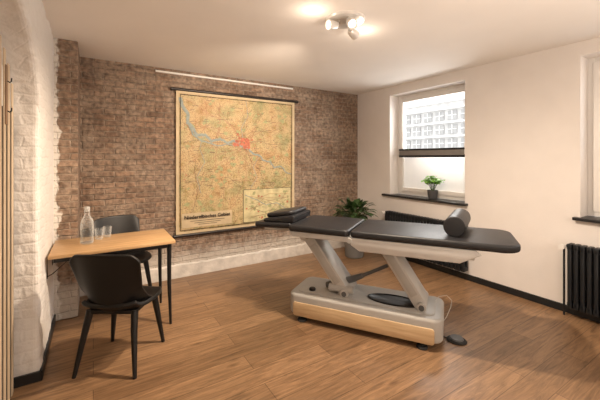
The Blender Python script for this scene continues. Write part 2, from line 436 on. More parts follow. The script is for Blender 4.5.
sb = wl.modifiers.new('subdivide', 'SUBSURF'); sb.subdivision_type = 'SIMPLE'; sb.levels = 4; sb.render_levels = 4
tx = bpy.data.textures.new('lumpy_plaster', 'CLOUDS'); tx.noise_scale = .13; tx.noise_depth = 2
dp = wl.modifiers.new('lumps', 'DISPLACE'); dp.texture = tx; dp.texture_coords = 'GLOBAL'; dp.strength = .022; dp.mid_level = .5
# baseboards
bm = NB(); box(bm, XR-.016, XR, YF, YB, 0, .07, .002); struct('baseboard_right', bm, MT['black_board'])
bm = NB(); box(bm, XL, XL+.016, NY1-.016, PY, 0, .065, .002); box(bm, XN, XL+.016, NY1-.016, NY1, 0, .065, .002)
struct('baseboard_left', bm, MT['black_board'])
# rough painted plinth at the foot of the brick wall, with an uneven top edge
bm = NB(); rr_ = random.Random(4); n = 70; prev = None
for i in range(n+1):
    x = -.12+(XR-.016+.12)*i/n; zt = .158+rr_.uniform(-.008, .008); yo = YB-.020+rr_.uniform(-.003, .003)
    cur = [bm.verts.new(p) for p in ((x, yo, 0), (x, yo, zt-.012), (x, YB-.006, zt), (x, YB, zt+.004), (x, YB, 0))]
    if prev:
        for k in range(4): bm.faces.new((prev[k], cur[k], cur[k+1], prev[k+1]))
    prev = cur
bmesh.ops.recalc_face_normals(bm, faces=bm.faces)
struct('baseboard_back', bm, MT['skirt'], True)

# windows
def ring(bm, x0, x1, y0, y1, z0, z1, w, bev=.004):
    box(bm, x0, x1, y0, y0+w, z0, z1, bev); box(bm, x0, x1, y1-w, y1, z0, z1, bev)
    box(bm, x0, x1, y0+w, y1-w, z0, z0+w, bev); box(bm, x0, x1, y0+w, y1-w, z1-w, z1, bev)
def make_window(n, y0, y1, sill):
    r = bpy.data.objects.new('window_%d' % n, None); COL.objects.link(r); r['kind'] = 'structure'; r.location = (4.0, (y0+y1)/2, ZS)
    h = (y1-y0)/2; H = ZL-ZS
    bm = NB(); ring(bm, .0, .07, -h, h, 0, H, .055); obj('window_frame', bm, MT['white'], r)
    bm = NB(); ring(bm, -.015, .05, -h+.045, h-.045, .045, H-.045, .06); obj('sash', bm, MT['white'], r)
    bm = NB(); box(bm, .018, .022, -h+.10, h-.10, .56, H-.10); obj('glass_pane', bm, MT['glass'], r)
    bm = NB(); box(bm, .016, .022, -h+.10, h-.10, .10, .56); obj('frosted_pane', bm, MT['frost'], r)
    bm = NB(); box(bm, -.055, -.03, -h+.065, -h+.085, .60, .74, .004); box(bm, -.03, -.012, -h+.06, -h+.09, .60, .66, .003); obj('window_handle', bm, MT['white'], r)
    bm = NB(); box(bm, -.235, .0, sill[0]-r.location.y, sill[1]-r.location.y, -.028, 0, .004) ; obj('window_sill', bm, MT['slate'], r)
make_window(1, W1[0], W1[1], (2.25, 3.60))
make_window(2, W2[0], W2[1], (-.15, 1.22))

t = thing('pleated_blind', 'grey pleated blind with dark rails pulled into a narrow band across the window', 'blind', (3.965, (W1[0]+W1[1])/2, 1.48))
h = .53
bm = NB(); box(bm, -.004, .004, -h, h, .03, .10)
for k in range(6): box(bm, -.014, .012, -h, h, .030+k*.0122, .030+k*.0122+.010, .002)
obj('pleated_fabric', bm, MT['blindf'], t)
bm = NB(); box(bm, -.02, .018, -h, h, .0, .030, .004); obj('bottom_rail', bm, MT['blindr'], t)
bm = NB(); box(bm, -.02, .018, -h, h, .100, .126, .004); obj('top_rail', bm, MT['blindr'], t)
for s in (-1, 1):
    bm = NB(); tube(bm, [(.0, s*(h-.04), -.45), (.0, s*(h-.04), .83)], .0012, 6); obj('guide_cord', bm, MT['cable'], t)

# ------------------------------------------------------------------ outside
t = thing('building', 'pale grey building with rows of small windows seen through the window', 'building', (9.5, 5.5, -.5))
bm = NB(); box(bm, 0, 3, -9, 9, 0, 3.75); obj('facade', bm, MT['facade'], t, False)
for k in range(14):
    for z in (2.30, 2.74, 3.18):
        y = -2.2+k*.44
        bm = NB(); box(bm, -.03, .0, y, y+.30, z, z+.28)
        f = obj('window', bm, MT['facade_w'], t, False)
        bm = NB(); box(bm, -.05, -.03, y+.14, y+.16, z, z+.28); box(bm, -.05, -.03, y, y+.30, z+.13, z+.15); obj('glazing_bar', bm, MT['facade_t'], f, False)
for z in (2.22, 2.66, 3.10, 3.54):
    bm = NB(); box(bm, -.12, 0., -9, 9, z-.025, z+.02); obj('string_course', bm, MT['facade_t'], t, False)
bm = NB(); box(bm, -.1, 3.1, -9.1, 9.1, 3.75, 3.88); obj('roof_edge', bm, MT['facade_t'], t, False)
bm = NB(); box(bm, 4.2, 14, -12, 18, -.6, -.5); struct('ground_outside', bm, MT['ground'])

# ------------------------------------------------------------------ niche slats and coat rack
t = thing('slat_panel', 'pale vertical oak slat panel lining the arched niche at left', 'panel', (XN+.025, yc, 0))
bm = NB(); box(bm, .001, .012, -ha+.02, ha-.02, .005, 1.76); obj('felt_backing', bm, MT['felt'], t, False)
bm = NB(); y = -ha+.04
while y < ha-.07:
    zt = sp + rise*math.sqrt(max(0, 1-((y+.026)/ha)**2))-.07
    box(bm, .012, .018, y, y+.046, .005, zt, .001); y += .104
obj('slats', bm, MT['slat'], t, False)
t = thing('coat_rack', 'slim brown wooden coat rack with small black hooks on the slat panel', 'coat rack', (XN+.0435, 2.47, 1.66))
bm = NB(); box(bm, 0, .008, -.022, .022, 0, .34, .003); obj('back_board', bm, MT['rack'], t)
for z in (.08, .25):
    bm = NB()
    tube(bm, [(.006, 0, z), (.018, 0, z-.008), (.025, 0, z+.0), (.026, 0, z+.018)], .0035, 8)
    obj('hook', bm, MT['blackmetal'], t)

# ------------------------------------------------------------------ wall map
MX0, MX1, MZ0, MZ1 = .85, 2.535, .525, 2.30
MW, MH = MX1-MX0, MZ1-MZ0
t = thing('wall_map', 'large old printed wall map hanging on the brick wall', 'map', ((MX0+MX1)/2, YB-.03, MZ0))
def wav(s, tt): return .006*math.sin(s*7+1)*math.sin(tt*3+.5)
def P(s, tt, off=0.): return Vector((-MW/2+s*MW, wav(s, tt)-off, tt*MH))
bm = NB()
G = 24
vv = [[bm.verts.new(P(i/G, j/G)) for i in range(G+1)] for j in range(G+1)]
for j in range(G):
    for i in range(G): bm.faces.new((vv[j][i], vv[j][i+1], vv[j+1][i+1], vv[j+1][i]))
rnd = random.Random(3)
def ribbon(pts, w, mi, off=.002, jit=0.):
    fine = []
    for (a, b_) in zip(pts, pts[1:]):
        for k in range(6): fine.append((a[0]+(b_[0]-a[0])*k/6+rnd.uniform(-jit, jit), a[1]+(b_[1]-a[1])*k/6+rnd.uniform(-jit, jit)))
    fine.append(pts[-1]); n = len(fine)
    L = []
    for i in range(n):
        a = fine[max(i-1, 0)]; b_ = fine[min(i+1, n-1)]
        dx, dy = b_[0]-a[0], b_[1]-a[1]; l = math.hypot(dx, dy) or 1
        ww = w[0]+(w[1]-w[0])*i/(n-1) if isinstance(w, tuple) else w
        s, tt = fine[i]
        L.append((bm.verts.new(P(s-dy/l*ww/2, tt+dx/l*ww/2, off)), bm.verts.new(P(s+dy/l*ww/2, tt-dx/l*ww/2, off))))
    for a, b_ in zip(L, L[1:]):
        f = bm.faces.new((a[0], a[1], b_[1], b_[0])); f.material_index = mi
def blob(s, tt, r, mi, off, n=22, j=.35):
    c = [bm.verts.new(P(s+r*(1+random.uniform(-j, j))*math.cos(2*PI*k/n), tt+r*.8*(1+random.uniform(-j, j))*math.sin(2*PI*k/n), off)) for k in range(n)]
    m0 = bm.verts.new(P(s, tt, off))
    for k in range(n):
        f = bm.faces.new((m0, c[k], c[(k+1) % n])); f.material_index = mi
for k in range(85):
    blob(rnd.uniform(.06, .94), rnd.uniform(.16, .95), rnd.uniform(.006, .022), 5, .0012, 18, .6)
# the winding river with its side channels
riv = [(.03, .95), (.045, .89), (.085, .84), (.08, .78), (.13, .735), (.15, .69), (.21, .70), (.26, .655), (.33, .67), (.39, .645), (.44, .665), (.5, .62), (.56, .605), (.60, .565), (.66, .555), (.70, .51), (.76, .50), (.80, .455), (.87, .465), (.92, .41), (.97, .40)]
ribbon(riv, (.025, .008), 1, .0055, .004)
ribbon([(.08, .79), (.12, .70), (.18, .655), (.25, .64), (.31, .62), (.38, .635), (.46, .62)], (.012, .006), 1, .0055, .002)
ribbon([(.2, .70), (.17, .6), (.21, .5), (.15, .4), (.18, .28)], .004, 1, .0052, .003); ribbon([(.52, .66), (.5, .76), (.56, .86), (.54, .97)], .004, 1, .0052, .003)
ribbon([(.66, .55), (.60, .46), (.64, .38), (.58, .30)], .004, 1, .0052, .003)
for k in range(38):
    a = 2*PI*k/17+rnd.uniform(-.3, .3); pts = [(.53, .64) if k < 15 else (rnd.uniform(.1, .9), rnd.uniform(.2, .9))]
    for q in range(1, 8):
        a += rnd.uniform(-.45, .45)
        s, tt = pts[-1][0]+.08*math.cos(a), pts[-1][1]+.08*math.sin(a)
        if not (.05 < s < .95 and .06 < tt < .95): break
        pts.append((s, tt))
    if len(pts) > 2: ribbon(pts, .0024, 3 if k % 4 else 4, .003, .004)
for k in range(40): blob(.53+rnd.gauss(0, .036), .65+rnd.gauss(0, .025), rnd.uniform(.006, .017), 2, .006+k*.00003, 12, .6)
for k in range(14): blob(.58+rnd.gauss(0, .06), .62+rnd.gauss(0, .035), rnd.uniform(.003, .007), 2, .006, 10, .6)
for k in range(110): blob(rnd.uniform(.06, .94), rnd.uniform(.16, .95), rnd.uniform(.0025, .005), 2 if k % 3 == 0 else 4, .004, 7)
# short dashes where the place names are printed
for k in range(110):
    s, tt = rnd.uniform(.06, .88), rnd.uniform(.3, .95); ribbon([(s, tt), (s+rnd.uniform(.02, .05), tt)], .003, 4, .0045, .001)
# inset and margins
def rect(s0, s1, t0, t1, mi, off):
    n = 10
    for i in range(n):
        a = s0+(s1-s0)*i/n; b_ = s0+(s1-s0)*(i+1)/n
        f = bm.faces.new([bm.verts.new(P(*q, off)) for q in ((a, t0), (b_, t0), (b_, t1), (a, t1))]); f.material_index = mi
rect(.515, .962, .036, .290, 7, .0065); rect(.518, .959, .039, .287, 8, .008)
for k in range(50): blob(rnd.uniform(.54, .935), rnd.uniform(.06, .265), rnd.uniform(.004, .016), 5 if k % 5 else 2, .0088, 10, .5)
ribbon([(.53, .25), (.64, .2), (.72, .16), (.82, .17), (.94, .10)], .006, 1, .0095, .003)
for k in range(10): ribbon([(rnd.uniform(.53, .6), rnd.uniform(.06, .27)), (.74+rnd.uniform(-.05, .05), rnd.uniform(.07, .25)), (.94, rnd.uniform(.06, .26))], .0020, 3 if k % 2 else 4, .0095, .003)
rect(0, 1, 0, .02, 6, .003); rect(0, 1, .98, 1, 6, .003); rect(0, .022, .02, .98, 6, .003); rect(.978, 1, .02, .98, 6, .003)
for a, b_ in (((.03, .03), (.97, .03)), ((.97, .03), (.97, .972)), ((.97, .972), (.03, .972)), ((.03, .972), (.03, .03))): ribbon([a, b_], .004, 7, .0105)
rect(.04, .42, .044, .145, 6, .0058)
for zz, s0, s1 in ((.088, .10, .36), (.074, .13, .33), (.062, .16, .30)): ribbon([(s0, zz), (s1, zz)], .0030, 7, .0085)
bmesh.ops.recalc_face_normals(bm, faces=bm.faces)
obj('map_sheet', bm, [MT[k] for k in ('mapp', 'river', 'city', 'road', 'rail', 'wood_print', 'margin', 'ink', 'inset')], t, False)
def text_obj(name, body, size, loc, parent, m, off=.0012):
    cu = bpy.data.curves.new('tc', 'FONT'); cu.body = body; cu.size = size; cu.extrude = .0004; cu.offset = off; cu.align_x = 'CENTER'
    to = bpy.data.objects.new('tc', cu); COL.objects.link(to)
    dg = bpy.context.evaluated_depsgraph_get()
    me = bpy.data.meshes.new_from_object(to.evaluated_get(dg)); me.name = name
    bpy.data.objects.remove(to)
    me.transform(Matrix.Rotation(PI/2, 4, 'X')); me.materials.clear(); me.materials.append(m)
    o = bpy.data.objects.new(name, me); COL.objects.link(o); o.parent = parent; o.location = loc
    return o
o = text_obj('printed_title', 'Niederelbisches Gebiet', .062, (-MW/2+.23*MW, -.018, .106*MH), t, MT['ink'], .0014)
o['label'] = 'bold black printed title'
for z, nm in ((MH+.01, 'top_rod'), (-.01, 'bottom_rod')):
    bm = NB(); ex = .05 if nm == 'top_rod' else .02
    tube(bm, [(-MW/2-ex, 0, z), (MW/2+ex, 0, z)], .019, 14)
    for s in (-1, 1): lathe(bm, [(0, -.012), (.02, -.012), (.023, 0), (.02, .012), (0, .012)], 12, 0, Matrix.Translation((s*(MW/2+ex), 0, z)) @ Matrix.Rotation(PI/2, 4, 'Y'))
    obj(nm, bm, MT['rod'], t)

t = thing('picture_rail', 'slim white rail mounted high on the brick wall above the map', 'rail', (1.57, YB-.01, 2.490))
bm = NB(); box(bm, -.94, .94, -.016, .01, 0, .022, .003); obj('rail_profile', bm, MT['white'], t)
for s in (-1, 1):
    bm = NB(); box(bm, s*.943-.004, s*.943+.004, -.018, .01, -.001, .023, .002); obj('end_cap', bm, MT['white'], t)

# ------------------------------------------------------------------ desk
TX0, TX1, TY0, TY1, TZ = XL+.016, .615, 3.03, 3.60, .742
t = thing('desk', 'oak topped desk fixed to the white wall with black legs', 'table', ((TX0+TX1)/2, (TY0+TY1)/2, 0))
hx, hy = (TX1-TX0)/2, (TY1-TY0)/2
bm = NB(); box(bm, -hx, hx, -hy, hy, TZ-.026, TZ, .003); obj('tabletop', bm, MT['oak_top'], t)
bm = NB()
box(bm, -hx+.03, hx-.04, -hy+.03, -hy+.05, TZ-.062, TZ-.027, .002); box(bm, -hx+.03, hx-.04, hy-.05, hy-.03, TZ-.062, TZ-.027, .002)
box(bm, hx-.06, hx-.04, -hy+.03, hy-.03, TZ-.062, TZ-.027, .002)
obj('apron', bm, MT['blackmetal'], t)
for s in (-1, 1):
    bm = NB(); tube(bm, [(hx-.045, s*(hy-.045), TZ-.027), (hx-.045, s*(hy-.045), .36), (hx-.035, s*(hy-.035), 0)], [.02, .017, .011], 12); obj('leg', bm, MT['blackmetal'], t)
for s in (-1, 1):
    bm = NB(); yy = s*(hy-.10)
    tube(bm, [(-hx-.012, yy, TZ-.19), (-hx-.012, yy, TZ-.03), (-hx+.16, yy, TZ-.031), (-hx+.02, yy, TZ-.16), (-hx-.012, yy, TZ-.175)], .0035, 8)
    obj('wall_bracket', bm, MT['blackmetal'], t)

# ------------------------------------------------------------------ chairs
def make_chair(label, loc, rz):
    c = thing('dining_chair', label, 'chair', loc, rz, None)
    bm = NB(); n = 16; grid = []
    for j in range(n+1):
        row = []
        for i in range(n+1):
            a, b_ = -1+2*i/n, -1+2*j/n
            x = a*math.sqrt(1-.36*b_*b_*a*a); y = b_*math.sqrt(1-.36*a*a*b_*b_)
            wx = .235-.02*max(0, -b_)
            z = .448-.022*(1-a*a)*(1-b_*b_)+.012*abs(a)**3-.02*max(0, b_-.5)**2*2+.12*max(0, -b_-.45)**2
            row.append(bm.verts.new((x*wx, y*.22+.01, z)))
        grid.append(row)
    for j in range(n):
        for i in range(n): bm.faces.new((grid[j][i], grid[j][i+1], grid[j+1][i+1], grid[j+1][i]))
    o = obj('seat', bm, MT['plastic'], c, True, 60)
    m = o.modifiers.new('s', 'SOLIDIFY'); m.thickness = .028; m.offset = -1
    m = o.modifiers.new('b', 'BEVEL'); m.width = .006; m.segments = 2; m.limit_method = 'ANGLE'; m.angle_limit = R(50)
    # moulded back whose lower sides sweep forward into the seat edge
    bm = NB(); nu, nv = 28, 22; grid = []
    for j in range(nv+1):
        row = []
        tt = j/nv
        low = max(0, 1-tt/.45)
        w = .194+.044*tt**.8+.018*low
        top = .838
        for i in range(nu+1):
            a = -1+2*i/nu
            zt = top-.014*a*a-.050*max(0, abs(a)-.74)**2/.0676
            zb = .402+.02*a*a
            z = zb+(zt-zb)*tt
            x = a*w
            y = -.198-.088*tt**1.3+.092*a*a*(1-.42*tt)+.05*max(0, .16-tt)/.16+.12*low**1.3*abs(a)**3
            row.append(bm.verts.new((x, y, z)))
        grid.append(row)
    for j in range(nv):
        for i in range(nu): bm.faces.new((grid[j][i], grid[j][i+1], grid[j+1][i+1], grid[j+1][i]))
    o = obj('backrest', bm, MT['plastic'], c, True, 60)
    m = o.modifiers.new('s', 'SOLIDIFY'); m.thickness = .018; m.offset = 0
    m = o.modifiers.new('b', 'BEVEL'); m.width = .006; m.segments = 2; m.limit_method = 'ANGLE'; m.angle_limit = R(50)
    bm = NB(); prism(bm, rrect(-.17, .17, -.16, .17, .04), .390, .418, .006); obj('seat_frame', bm, MT['plastic'], c)
    for sx in (-1, 1):
        for fy, gy in ((.15, .205), (-.14, -.235)):
            bm = NB(); tube(bm, [(sx*.155, fy, .412), (sx*.168, fy+(gy-fy)*.35, .29), (sx*.205, gy, 0)], [.025, .022, .013], 12); obj('leg', bm, MT['plastic'], c)
    return c
ch = make_chair('black plastic shell chair in front of the desk, seen from behind', (.19, 2.74, 0), R(-33))
dup(ch, (.27, 3.83, 0), R(195), 'black plastic shell chair on the far side of the desk, by the brick wall')

# ------------------------------------------------------------------ carafe and glasses
t = thing('carafe', 'clear glass water carafe standing on the oak desk', 'carafe', (-.045, 3.33, TZ))
bm = NB(); lathe(bm, [(0, .001), (.046, .001), (.050, .008), (.050, .16), (.045, .195), (.024, .235), (.020, .255), (.024, .285), (.021, .285), (.0175, .255), (.021, .235), (.042, .195), (.047, .16), (.047, .012), (0, .010)], 28)
obj('bottle', bm, MT['drink_glass'], t)
bm = NB(); lathe(bm, [(0, .0115), (.0465, .0125), (.0465, .12), (0, .12)], 28); obj('water', bm, MT['water'], t)
bm = NB(); lathe(bm, [(0, .272), (.0190, .272), (.0190, .288), (.023, .292), (.021, .312), (0, .316)], 20); obj('stopper', bm, MT['silver'], t)
def make_glass(label, loc):
    o = NB(); lathe(o, [(0, .0005), (.030, .0005), (.036, .095), (.0345, .095), (.029, .008), (0, .007)], 24)
    g = obj('drinking_glass', o, MT['drink_glass']); g.location = loc; g['label'] = label; g['category'] = 'glass'
make_glass('small clear drinking glass on the desk next to the carafe', (.045, 3.45, TZ))
make_glass('small clear drinking glass on the desk, farther from the carafe', (.11, 3.52, TZ))

# ------------------------------------------------------------------ treatment table
BC = (2.065, 2.175, 0); BA = R(-57.0)
t = thing('treatment_table', 'height adjustable treatment table with black padded top and oak fronted base', 'treatment table', BC, BA)
ZT = .868; PT = .056
def pad(name, u0, u1, v0, v1, z0, z1, rc, M=None):
    bm = NB(); prism(bm, rrect(u0, u1, v0, v1, rc, 8), z0, z1, .018, 4, 0, M)
    return obj(name, bm, MT['leather'], t, True, 50)
pad('foot_section', -.055, 1.15, -.295, .31, ZT-PT, ZT, [.11, .03, .03, .13])
pad('middle_section', -.63, -.07, -.295, .31, ZT-PT, ZT, .035)
HT = -2.5
Mh = Matrix.Translation((-.645, 0, ZT-.030)) @ Matrix.Rotation(R(HT), 4, 'Y')
for s in (-1, 1):
    pad('head_section', -.40, 0, min(s*.035, s*.20), max(s*.035, s*.20), -.026, .026, .03, Mh)
for a, b_ in ((-.40, -.30), (-.12, 0)):
    bm = NB(); prism(bm, rrect(a, b_, -.04, .04, .01), -.024, .022, .01, 2, 0, Mh); obj('head_bridge', bm, MT['leather'], t)
# upper frame
bm = NB()
for s in (-1, 1):
    box(bm, -.02, .86, s*.21-.02, s*.21+.02, ZT-.145, ZT-PT-.001, .006)
    box(bm, -.62, -.05, s*.21-.018, s*.21+.018, ZT-.115, ZT-PT-.001, .006)
for u in (-.58, -.30, -.05, .30, .84): box(bm, u-.02, u+.02, -.2, .2, ZT-.11, ZT-PT-.002, .004)
for s in (-1, 1): bar(bm, (-.60, s*.10, ZT-.078), (-.98, s*.10, ZT-.095), .024, .03, .004)
obj('upper_frame', bm, MT['silver'], t)
for s in (-1, 1):
    bm = NB(); prism(bm, [(-.05, 0), (.86, 0), (.90, -.03), (.76, -.104), (.02, -.104), (-.05, -.06)], -.016, .016, .006, 2, 0, Matrix.Translation((0, s*.272, ZT-PT-.002)) @ Matrix.Rotation(PI/2, 4, 'X')); obj('side_rail', bm, MT['railgrey'], t)
    bm = NB(); prism(bm, [(-.62, 0), (-.075, 0), (-.075, -.045), (-.60, -.045)], -.012, .012, .005, 2, 0, Matrix.Translation((0, s*.258, ZT-PT-.002)) @ Matrix.Rotation(PI/2, 4, 'X')); obj('side_rail', bm, MT['railgrey'], t)
    bm = NB(); tube(bm, [(-.062, s*.245, ZT-PT-.028), (-.062, s*.292, ZT-PT-.028)], .022, 16); obj('hinge', bm, MT['greyshell'], t)
# lifting arms: flat metal box beams with pivot tubes and round bearing covers
for (ut, ub) in ((-.52, -.15), (.17, .49)):
    bm = NB()
    bar(bm, (ut, 0, ZT-.12), (ub, 0, .26), .23, .098, .006)
    tube(bm, [(ut, -.2, ZT-.125), (ut, .2, ZT-.125)], .028, 16); tube(bm, [(ub, -.15, .275), (ub, .15, .275)], .036, 18)
    a = obj('lifting_arm', bm, MT['silver'], t)
    bm = NB(); tube(bm, [(ub, -.156, .275), (ub, -.150, .275)], .022, 18); obj('bearing_cover', bm, MT['greydark'], a)
    bm = NB(); d = (Vector((ub, 0, .26))-Vector((ut, 0, ZT-.12))); p0 = Vector((ut, -.116, ZT-.12))+d*.16; p1 = Vector((ut, -.116, ZT-.12))+d*.82
    bar(bm, p0, p1, .006, .060, .002); obj('arm_cover', bm, MT['greyshell'], a)
bm = NB(); tube(bm, [(-.36, 0, .27), (-.10, 0, .37), (-.02, 0, .41)], [.03, .03, .022], 14); tube(bm, [(-.02, 0, .41), (.20, 0, .53)], .016, 12); obj('actuator', bm, MT['greydark'], t)
bm = NB(); tube(bm, [(-.30, -.10, .30), (-.08, -.10, .30)], .034, 16); tube(bm, [(-.19, -.10, .25), (-.19, -.10, .32)], .03, 12); obj('motor', bm, MT['greyshell'], t)
# base: rounded grey housing with an oak panel let into its front
bm = NB(); prism(bm, rrect(-.655, .65, -.245, .245, .085, 10), .052, .240, .026, 5); obj('base_shell', bm, MT['greyshell'], t)
bm = NB(); prism(bm, rrect(-.59, .59, -.185, .19, .06, 8), .234, .250, .008, 2); obj('raised_cover', bm, MT['greyshell'], t)
bm = NB(); prism(bm, rrect(-.595, .59, .050, .172, .022, 6), -.012, .012, .004, 2, 0, Matrix.Translation((0, -.243, 0)) @ Matrix.Rotation(PI/2, 4, 'X')); obj('front_panel', bm, MT['oak_panel'], t)
bm = NB(); lathe(bm, [(0, .246), (1, .246), (1, .259), (.93, .262), (.86, .254), (0, .254)], 40, 0, Matrix.Translation((.26, -.04, 0)), .225, .105); obj('black_well_cover', bm, MT['plastic'], t)
bm = NB(); lathe(bm, [(0, .24), (.03, .24), (.03, .266), (.024, .272), (0, .272)], 18, 0, Matrix.Translation((-.46, -.12, 0))); obj('base_knob', bm, MT['plastic'], t)
for u in (-.52, .50):
    for v in (-.215, .19):
        bm = NB(); lathe(bm, [(0, 0), (.040, 0), (.044, .008), (.038, .020), (.014, .026), (.014, .07), (0, .07)], 20, 0, Matrix.Translation((u, v, 0))); obj('levelling_foot', bm, MT['rubber'], t)
bm = NB(); tube(bm, [(.57, .10, .23), (.61, .12, .285), (.67, .14, .30), (.71, .12, .27), (.70, .09, .22), (.67, .06, .15), (.65, .05, .12)], .0026, 8); obj('power_cord', bm, MT['cable'], t)

def local_to_world(u, v, z):
    return Matrix.Translation(BC) @ Matrix.Rotation(BA, 4, 'Z') @ Vector((u, v, z))
# bolster
w = local_to_world(.755, .07, ZT+.0005)
t = thing('bolster', 'black cylindrical bolster lying across the treatment table', 'bolster', w, BA-R(7))
rr = .078; hl = .245
bm = NB()
prof = [(rr-.006, -hl), (rr-.001, -hl+.005), (rr, -hl+.010), (rr, hl-.010), (rr-.001, hl-.005), (rr-.006, hl)]
lathe(bm, prof, 36, 0, Matrix.Translation((0, 0, rr)) @ Matrix.Rotation(PI/2, 4, 'X')); obj('cover', bm, MT['leather'], t)
for s in (-1, 1):
    bm = NB(); lathe(bm, [(rr-.006, s*hl), (rr*.5, s*(hl+.003)), (0, s*(hl+.004))], 36, 0, Matrix.Translation((0, 0, rr)) @ Matrix.Rotation(PI/2, 4, 'X')); obj('end_panel', bm, MT['leather'], t)
    bm = NB(); tube(bm, [((rr-.003)*math.cos(a*PI/16), s*(hl-.004), rr+(rr-.003)*math.sin(a*PI/16)) for a in range(33)], .0025, 6, cap=False)
    obj('piping', bm, MT['seam'], t)
# head pillow: shallow wedge with a soft pad on its sloping top
w = local_to_world(-.80, .02, ZT-.007)
t = thing('head_pillow', 'black padded wedge cushion resting on the head end of the treatment table', 'cushion', w, BA)
Mx = Matrix.Rotation(PI/2, 4, 'X')
Mh2 = Matrix.Rotation(R(HT), 4, 'Y')
bm = NB(); prism(bm, [(-.15, .0), (.17, .0), (.185, .054), (.16, .066), (-.145, .028)], -.205, .205, .010, 3, 0, Mh2 @ Mx); obj('wedge', bm, MT['leather'], t)
bm = NB(); prism(bm, rrect(-.145, .16, -.185, .185, .06, 6), 0, .040, .018, 4, 0, Mh2 @ Matrix.Translation((.005, 0, .050)) @ Matrix.Rotation(R(-7.1), 4, 'Y')); obj('top_pad', bm, MT['leather'], t)
# foot switch
w = local_to_world(.745, -.005, 0)
t = thing('foot_switch', 'round dark grey foot switch on the floor at the end of the treatment table', 'switch', w, BA)
bm = NB(); lathe(bm, [(0, 0), (.074, 0), (.077, .009), (.066, .019), (0, .021)], 28, 0, None, 1.0, .85); obj('switch_base', bm, MT['rubber'], t)
bm = NB(); lathe(bm, [(0, .020), (.052, .019), (.048, .030), (0, .032)], 24); obj('pedal', bm, MT['greydark'], t)
bm = NB(); tube(bm, [(-.065, .0, .012), (-.085, .01, .006), (-.11, .03, .006)], .004, 8); obj('cord', bm, MT['cablek'], t)

# ------------------------------------------------------------------ plants
def leafblade(bm, a, d, side, L, W, droop, mi=0, n=5, shape=.8):
    rows = []
    p = a.copy(); dd = d.copy()
    for i in range(n+1):
        f = math.sin(PI*min(1, (i/n)*.92+.08))**shape*W if i < n else .001
        rows.append((bm.verts.new(p-side*f+Vector((0, 0, .3*f))), bm.verts.new(p), bm.verts.new(p+side*f+Vector((0, 0, .3*f)))))
        p = p+dd*(L/n); dd = (dd+Vector((0, 0, -droop))).normalized()
    for r0, r1 in zip(rows, rows[1:]):
        for k in (0, 1):
            fc = bm.faces.new((r0[k], r0[k+1], r1[k+1], r1[k])); fc.material_index = mi
t = thing('potted_fern', 'bushy dark green plant in tall grey planter in the room corner', 'plant', (3.30, 3.70, 0))
bm = NB(); lathe(bm, [(0, 0), (.125, 0), (.135, .01), (.175, .58), (.18, .605), (.165, .605), (.158, .56), (0, .56)], 32); obj('planter', bm, MT['pot'], t)
bm = NB(); lathe(bm, [(0, .575), (.161, .562), (.161, .566), (0, .585)], 24); obj('soil', bm, MT['soil'], t)
bm = NB(); bs = NB(); rng = random.Random(5)
for k in range(95):
    az = k*2.39996; f = rng.random(); el = R(10+66*f+rng.uniform(-6, 6))
    d = Vector((math.cos(az)*math.cos(el), math.sin(az)*math.cos(el), math.sin(el))); side = Vector((-math.sin(az), math.cos(az), 0))
    base = Vector((math.cos(az)*.04, math.sin(az)*.04, .585)); sl = rng.uniform(.09, .22)
    mid = base+d*sl
    tube(bs, [base, (base+mid)/2, mid], [.004, .003, .002], 5)
    d2 = (d+Vector((0, 0, -.25))).normalized()
    leafblade(bm, mid, d2, side, rng.uniform(.11, .17), rng.uniform(.028, .042), .2)
obj('foliage', bm, MT['leaf'], t, False); obj('stems', bs, MT['stem'], t)

t = thing('potted_plant', 'small bright green leafy plant in dark grey pot on the windowsill', 'plant', (3.88, 2.78, ZS))
bm = NB(); lathe(bm, [(0, 0), (.055, 0), (.059, .005), (.070, .115), (.064, .117), (.058, .10), (0, .10)], 26); obj('pot', bm, MT['pot2'], t)
bm = NB(); lathe(bm, [(0, .108), (.058, .102), (.059, .104), (0, .112)], 18); obj('soil', bm, MT['soil'], t)
bmL = NB(); bmS = NB(); rng = random.Random(11)
for k in range(24):
    az = k*2.39996; ln = .095*math.sqrt((k+.5)/24); h_ = .19-.8*ln+rng.uniform(-.03, .03)
    top = Vector((math.cos(az)*ln, math.sin(az)*ln, .11+h_))
    base = Vector((math.cos(az)*.014, math.sin(az)*.014, .106))
    tube(bmS, [base, (base+top)/2+Vector((0, 0, .02)), top], .0022, 5)
    for q in range(3):
        a2 = az+q*2*PI/3+rng.uniform(-.4, .4)
        d = Vector((math.cos(a2), math.sin(a2), rng.uniform(-.1, .6))).normalized(); s = Vector((-math.sin(a2), math.cos(a2), 0))
        leafblade(bmL, top-Vector((0, 0, .012*q)), d, s, rng.uniform(.055, .08), rng.uniform(.030, .040), .12, 0, 7, .55)
obj('foliage', bmL, MT['leaf2'], t, False); obj('stems', bmS, MT['stem'], t)

